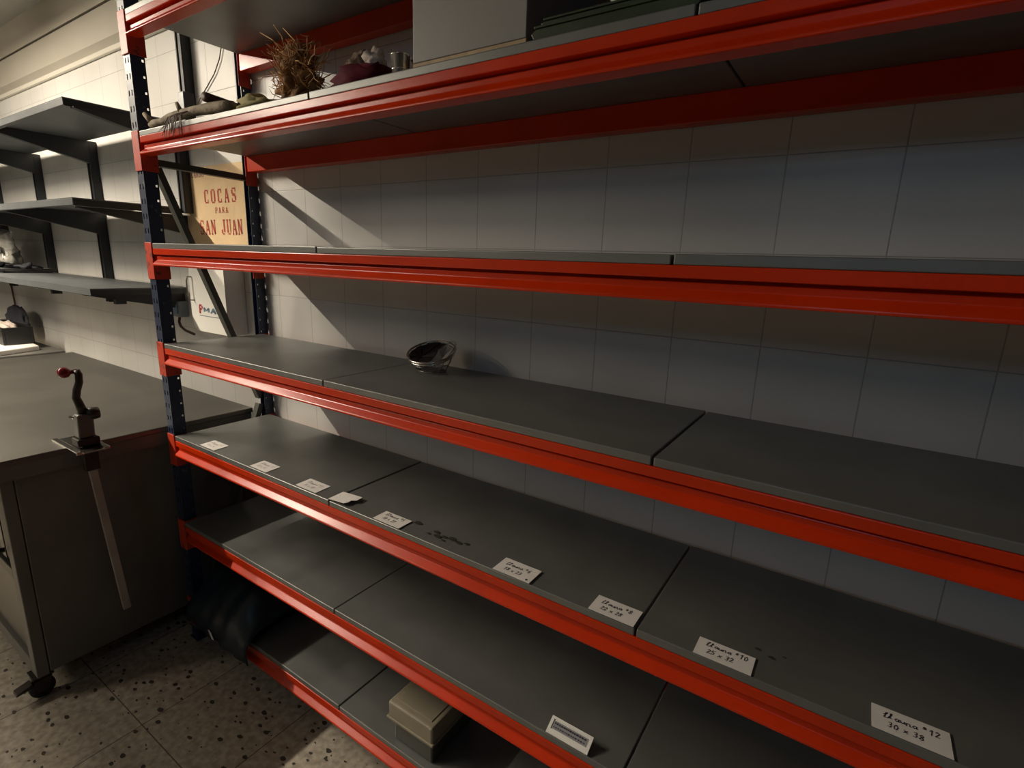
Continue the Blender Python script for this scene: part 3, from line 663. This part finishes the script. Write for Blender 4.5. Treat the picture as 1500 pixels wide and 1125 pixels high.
# bench can opener: base plate on the bench edge, body, crank with red knob, long post hanging down outside
co = thing('can_opener', 'bench-mounted can opener with dark crank and red knob on the worktop edge', 'can opener', (-.47,-.635,ZT))
m = MB(); m.box(-.565,-.335,-.692,-.674,ZT+.0005,ZT+.011); m.box(-.565,-.335,-.614,-.596,ZT+.0005,ZT+.011); m.box(-.565,-.335,-.6735,-.6145,ZT+.0005,ZT+.006); m.build('base_plate', M['chrome'], co, bevel=.002)
m = MB(); m.box(-.450,-.392,-.668,-.602,ZT+.0105,ZT+.036); m.box(-.425,-.400,-.655,-.610,ZT-.085,ZT+.0104); m.build('clamp_block', M['darkmetal'], co, bevel=.004)
m = MB(); m.prism([(-.443,-.660,ZT+.0365),(-.398,-.660,ZT+.0365),(-.404,-.655,ZT+.120),(-.440,-.655,ZT+.120)], (0,.048,0)); m.build('body', M['steel'], co, bevel=.006, seg=3)
m = MB(); m.lathe([(.006,-.022),(.020,-.020),(.022,.0),(.020,.016),(.008,.018)], (-.418,-.605,ZT+.115), 18, 'y'); m.build('gear_housing', M['darkmetal'], co, smooth=True)
m = MB(); m.tube([(-.450,-.640,ZT+.103),(-.480,-.652,ZT+.100)], .006, 10); m.build('lock_screw', M['darkmetal'], co, smooth=True)
m = MB(); m.tube([(-.424,-.632,ZT+.1205),(-.426,-.636,ZT+.150),(-.428,-.642,ZT+.178),(-.424,-.638,ZT+.205),(-.418,-.630,ZT+.232),(-.418,-.628,ZT+.258),(-.424,-.631,ZT+.272)], [.016,.014,.0125,.012,.0115,.011,.010], 14); m.build('crank_arm', M['darkmetal'], co, smooth=True)
m = MB(); m.lathe([(.0075,0),(.0070,-.016),(.010,-.020),(.0165,-.026),(.0185,-.036),(.0165,-.046),(.010,-.052),(.002,-.053)], (-.428,-.629,ZT+.268), 20, 'y'); m.build('knob', M['knobred'], co, smooth=True)
m = MB(); m.bar((-.412,-.632,ZT-.086),(-.412,-.592,.365),.026,.012,(1,0,0)); m.build('post', M['zinc'], co, bevel=.002)

FR = False; ZF = ZG
# ------------------------------------------------------------------ on the wall beside the frame: poster, white panel, outlet
ps = thing('poster', 'cream poster with red lettering COCAS PARA SAN JUAN on the wall', 'poster', (-.64,-.002,1.745))
MB().box(-.868,-.362,-.0042,-.0012,1.742,2.072).build('poster_sheet', M['cream'], ps)
yp = -.0050
m = MB(); slab(m,'COCAS',-.702,1.919,.036,.058,.018,yp,.0115,.0060); m.build('lettering', M['redink'], ps); m = MB()
slab(m,'SAN',-.762,1.788,.036,.063,.0115,yp,.0115,.0060); slab(m,'JUAN',-.583,1.788,.033,.063,.0095,yp,.0110,.0058)
m.build('lettering', M['redink'], ps); m = MB(); slab(m,'PARA',-.622,1.878,.019,.024,.0085,yp,.0048,.0030); m.build('lettering', M['redink'], ps)
m = MB(); slab(m,'ENCARGO',-.840,2.030,.018,.026,.004,yp,.0042,.0026); m.build('lettering', M['purpleink'], ps)
wp = thing('wall_cabinet', 'white enamel wall box with red P logo and wire handle, below the poster', 'wall box', (-.59,-.045,1.365))
yb = -.088
pts = [(-.447,1.368),(-.447,1.695),(-.728,1.695),(-.740,1.50),(-.738,1.415)]+[(-.688-.05*cos(t),1.418-.05*sin(t)) for t in [k*pi/2/6 for k in range(7)]]
m = MB(); m.prism([(x,yb,z) for x, z in pts], (0,.086,0)); m.build('box_body', M['white'], wp, bevel=.004, seg=3)
m = MB(); m.tube([(-.716,yb+.002,1.604),(-.716,yb-.016,1.604),(-.722,yb-.018,1.585),(-.722,yb-.018,1.522),(-.712,yb-.016,1.504),(-.706,yb+.002,1.502)], .0034, 8); m.build('wire_handle', M['wire'], wp, smooth=True)
m = MB(); slab(m,'P',-.672,1.450,.032,.036,.0,yb-.0008,.011,.0085); m.build('red_letter', M['redprint'], wp)
m = MB(); slab(m,'MAS',-.632,1.456,.046,.020,.010,yb-.0008,.013,.007); m.build('blue_letters', M['blueink'], wp)
MB().box(-.672,-.500,yb-.0008,yb-.0004,1.437,1.4405).build('small_print_line', M['faint'], wp)
ob = thing('outlet_box', 'small grey outlet box on the wall beside the white wall box', 'outlet', (-.98,-.02,1.40))
MB().box(-1.035,-.950,-.045,-.001,1.402,1.478).build('box_body', M['plasticgrey'], ob, bevel=.005)
MB().box(-1.022,-.963,-.0495,-.0455,1.418,1.462).build('cover', M['blueink'], ob, bevel=.003)
m = MB(); m.tube([(-.985,-.03,1.4015),(-.975,-.04,1.378),(-.94,-.05,1.36),(-.88,-.06,1.348),(-.80,-.06,1.338)], .006, 8)
tag(m.build('outlet_cable', M['brownwire'], smooth=True), 'dark brown cable running from the outlet box under the white wall box', 'cable')
m = MB(); m.tube([(-.465,-.006,2.500),(-.490,-.006,2.455),(-.535,-.006,2.410),(-.600,-.006,2.370),(-.660,-.006,2.335),(-.700,-.006,2.300),(-.735,-.006,2.262),(-.745,-.006,2.20)], .0022, 6)
tag(m.build('hanging_wire', M['brownwire'], smooth=True), 'thin loose wire hanging on the wall above the poster', 'wire')

# ------------------------------------------------------------------ ceiling lamps (left, out of frame)
LX, LZ = -2.1, 2.915
LAMPS = [(-.92,-2.35,124,'warm fluorescent tube lamp under the ceiling, closest to the tiled wall'),(-2.55,-3.95,26,'warm fluorescent tube lamp under the ceiling, away from the tiled wall')]
for LY0, LY1, LP, lab in LAMPS:
    lf = thing('ceiling_lamp', lab, 'lamp', (LX,(LY0+LY1)/2,ZC), 'tube lamps in one line under the ceiling')
    MB().box(LX-.06,LX+.06,LY1-.03,LY0+.03,LZ+.030,ZC-.001).build('housing', M['white'], lf, bevel=.004)
    m = MB(); m.tube([(LX,LY1,LZ),(LX,LY0,LZ)], .016, 14); m.build('tube', M['tube'], lf, smooth=True)
    for y in (LY1-.012, LY0+.012): MB().box(LX-.02,LX+.02,y-.011,y+.011,LZ-.02,LZ+.0295).build('tube_holder', M['white'], lf)

def area(name, loc, rot, sx, sy, power, col):
    l = bpy.data.lights.new(name, 'AREA'); l.shape = 'RECTANGLE'; l.size = sx; l.size_y = sy; l.energy = power; l.color = col
    o = bpy.data.objects.new(name, l); COL.objects.link(o); o.location = loc; o.rotation_euler = rot; return o
for LY0, LY1, LP, lab in LAMPS: area('tube_light', (LX,(LY0+LY1)/2,LZ-.019), (0,0,0), .03, LY0-LY1, LP, TUBE_COL)
# blue daylight that enters through the window behind the camera
area('daylight', ((WX0+WX1)/2-.2, Y1-.25, 2.72), (radians(72),0,0), .6, .32, 5.2, (.40,.69,1.0))

# world: dim evening sky seen through the window only
wd = bpy.data.worlds.new('sky'); SC.world = wd; wd.use_nodes = True
wd.node_tree.nodes['Background'].inputs[0].default_value = (.35,.5,.8,1); wd.node_tree.nodes['Background'].inputs[1].default_value = .25

# ------------------------------------------------------------------ camera
cam = bpy.data.cameras.new('camera'); co_ = bpy.data.objects.new('camera', cam); COL.objects.link(co_)
cam.sensor_fit = 'HORIZONTAL'; cam.sensor_width = 36; cam.lens = 771.4/1500*36; cam.clip_start = .02
co_.location = (1.778,-1.28,1.7168); co_.rotation_euler = (1.3422,-.0331,.5872)
SC.camera = co_

# floor to z = 0
for o in COL.objects:
    if o.parent is None: o.location.z -= ZG

SC.view_settings.view_transform = 'Standard'; SC.view_settings.look = 'None'; SC.view_settings.gamma = 1; SC.view_settings.exposure = .3
SC.view_settings.use_curve_mapping = False
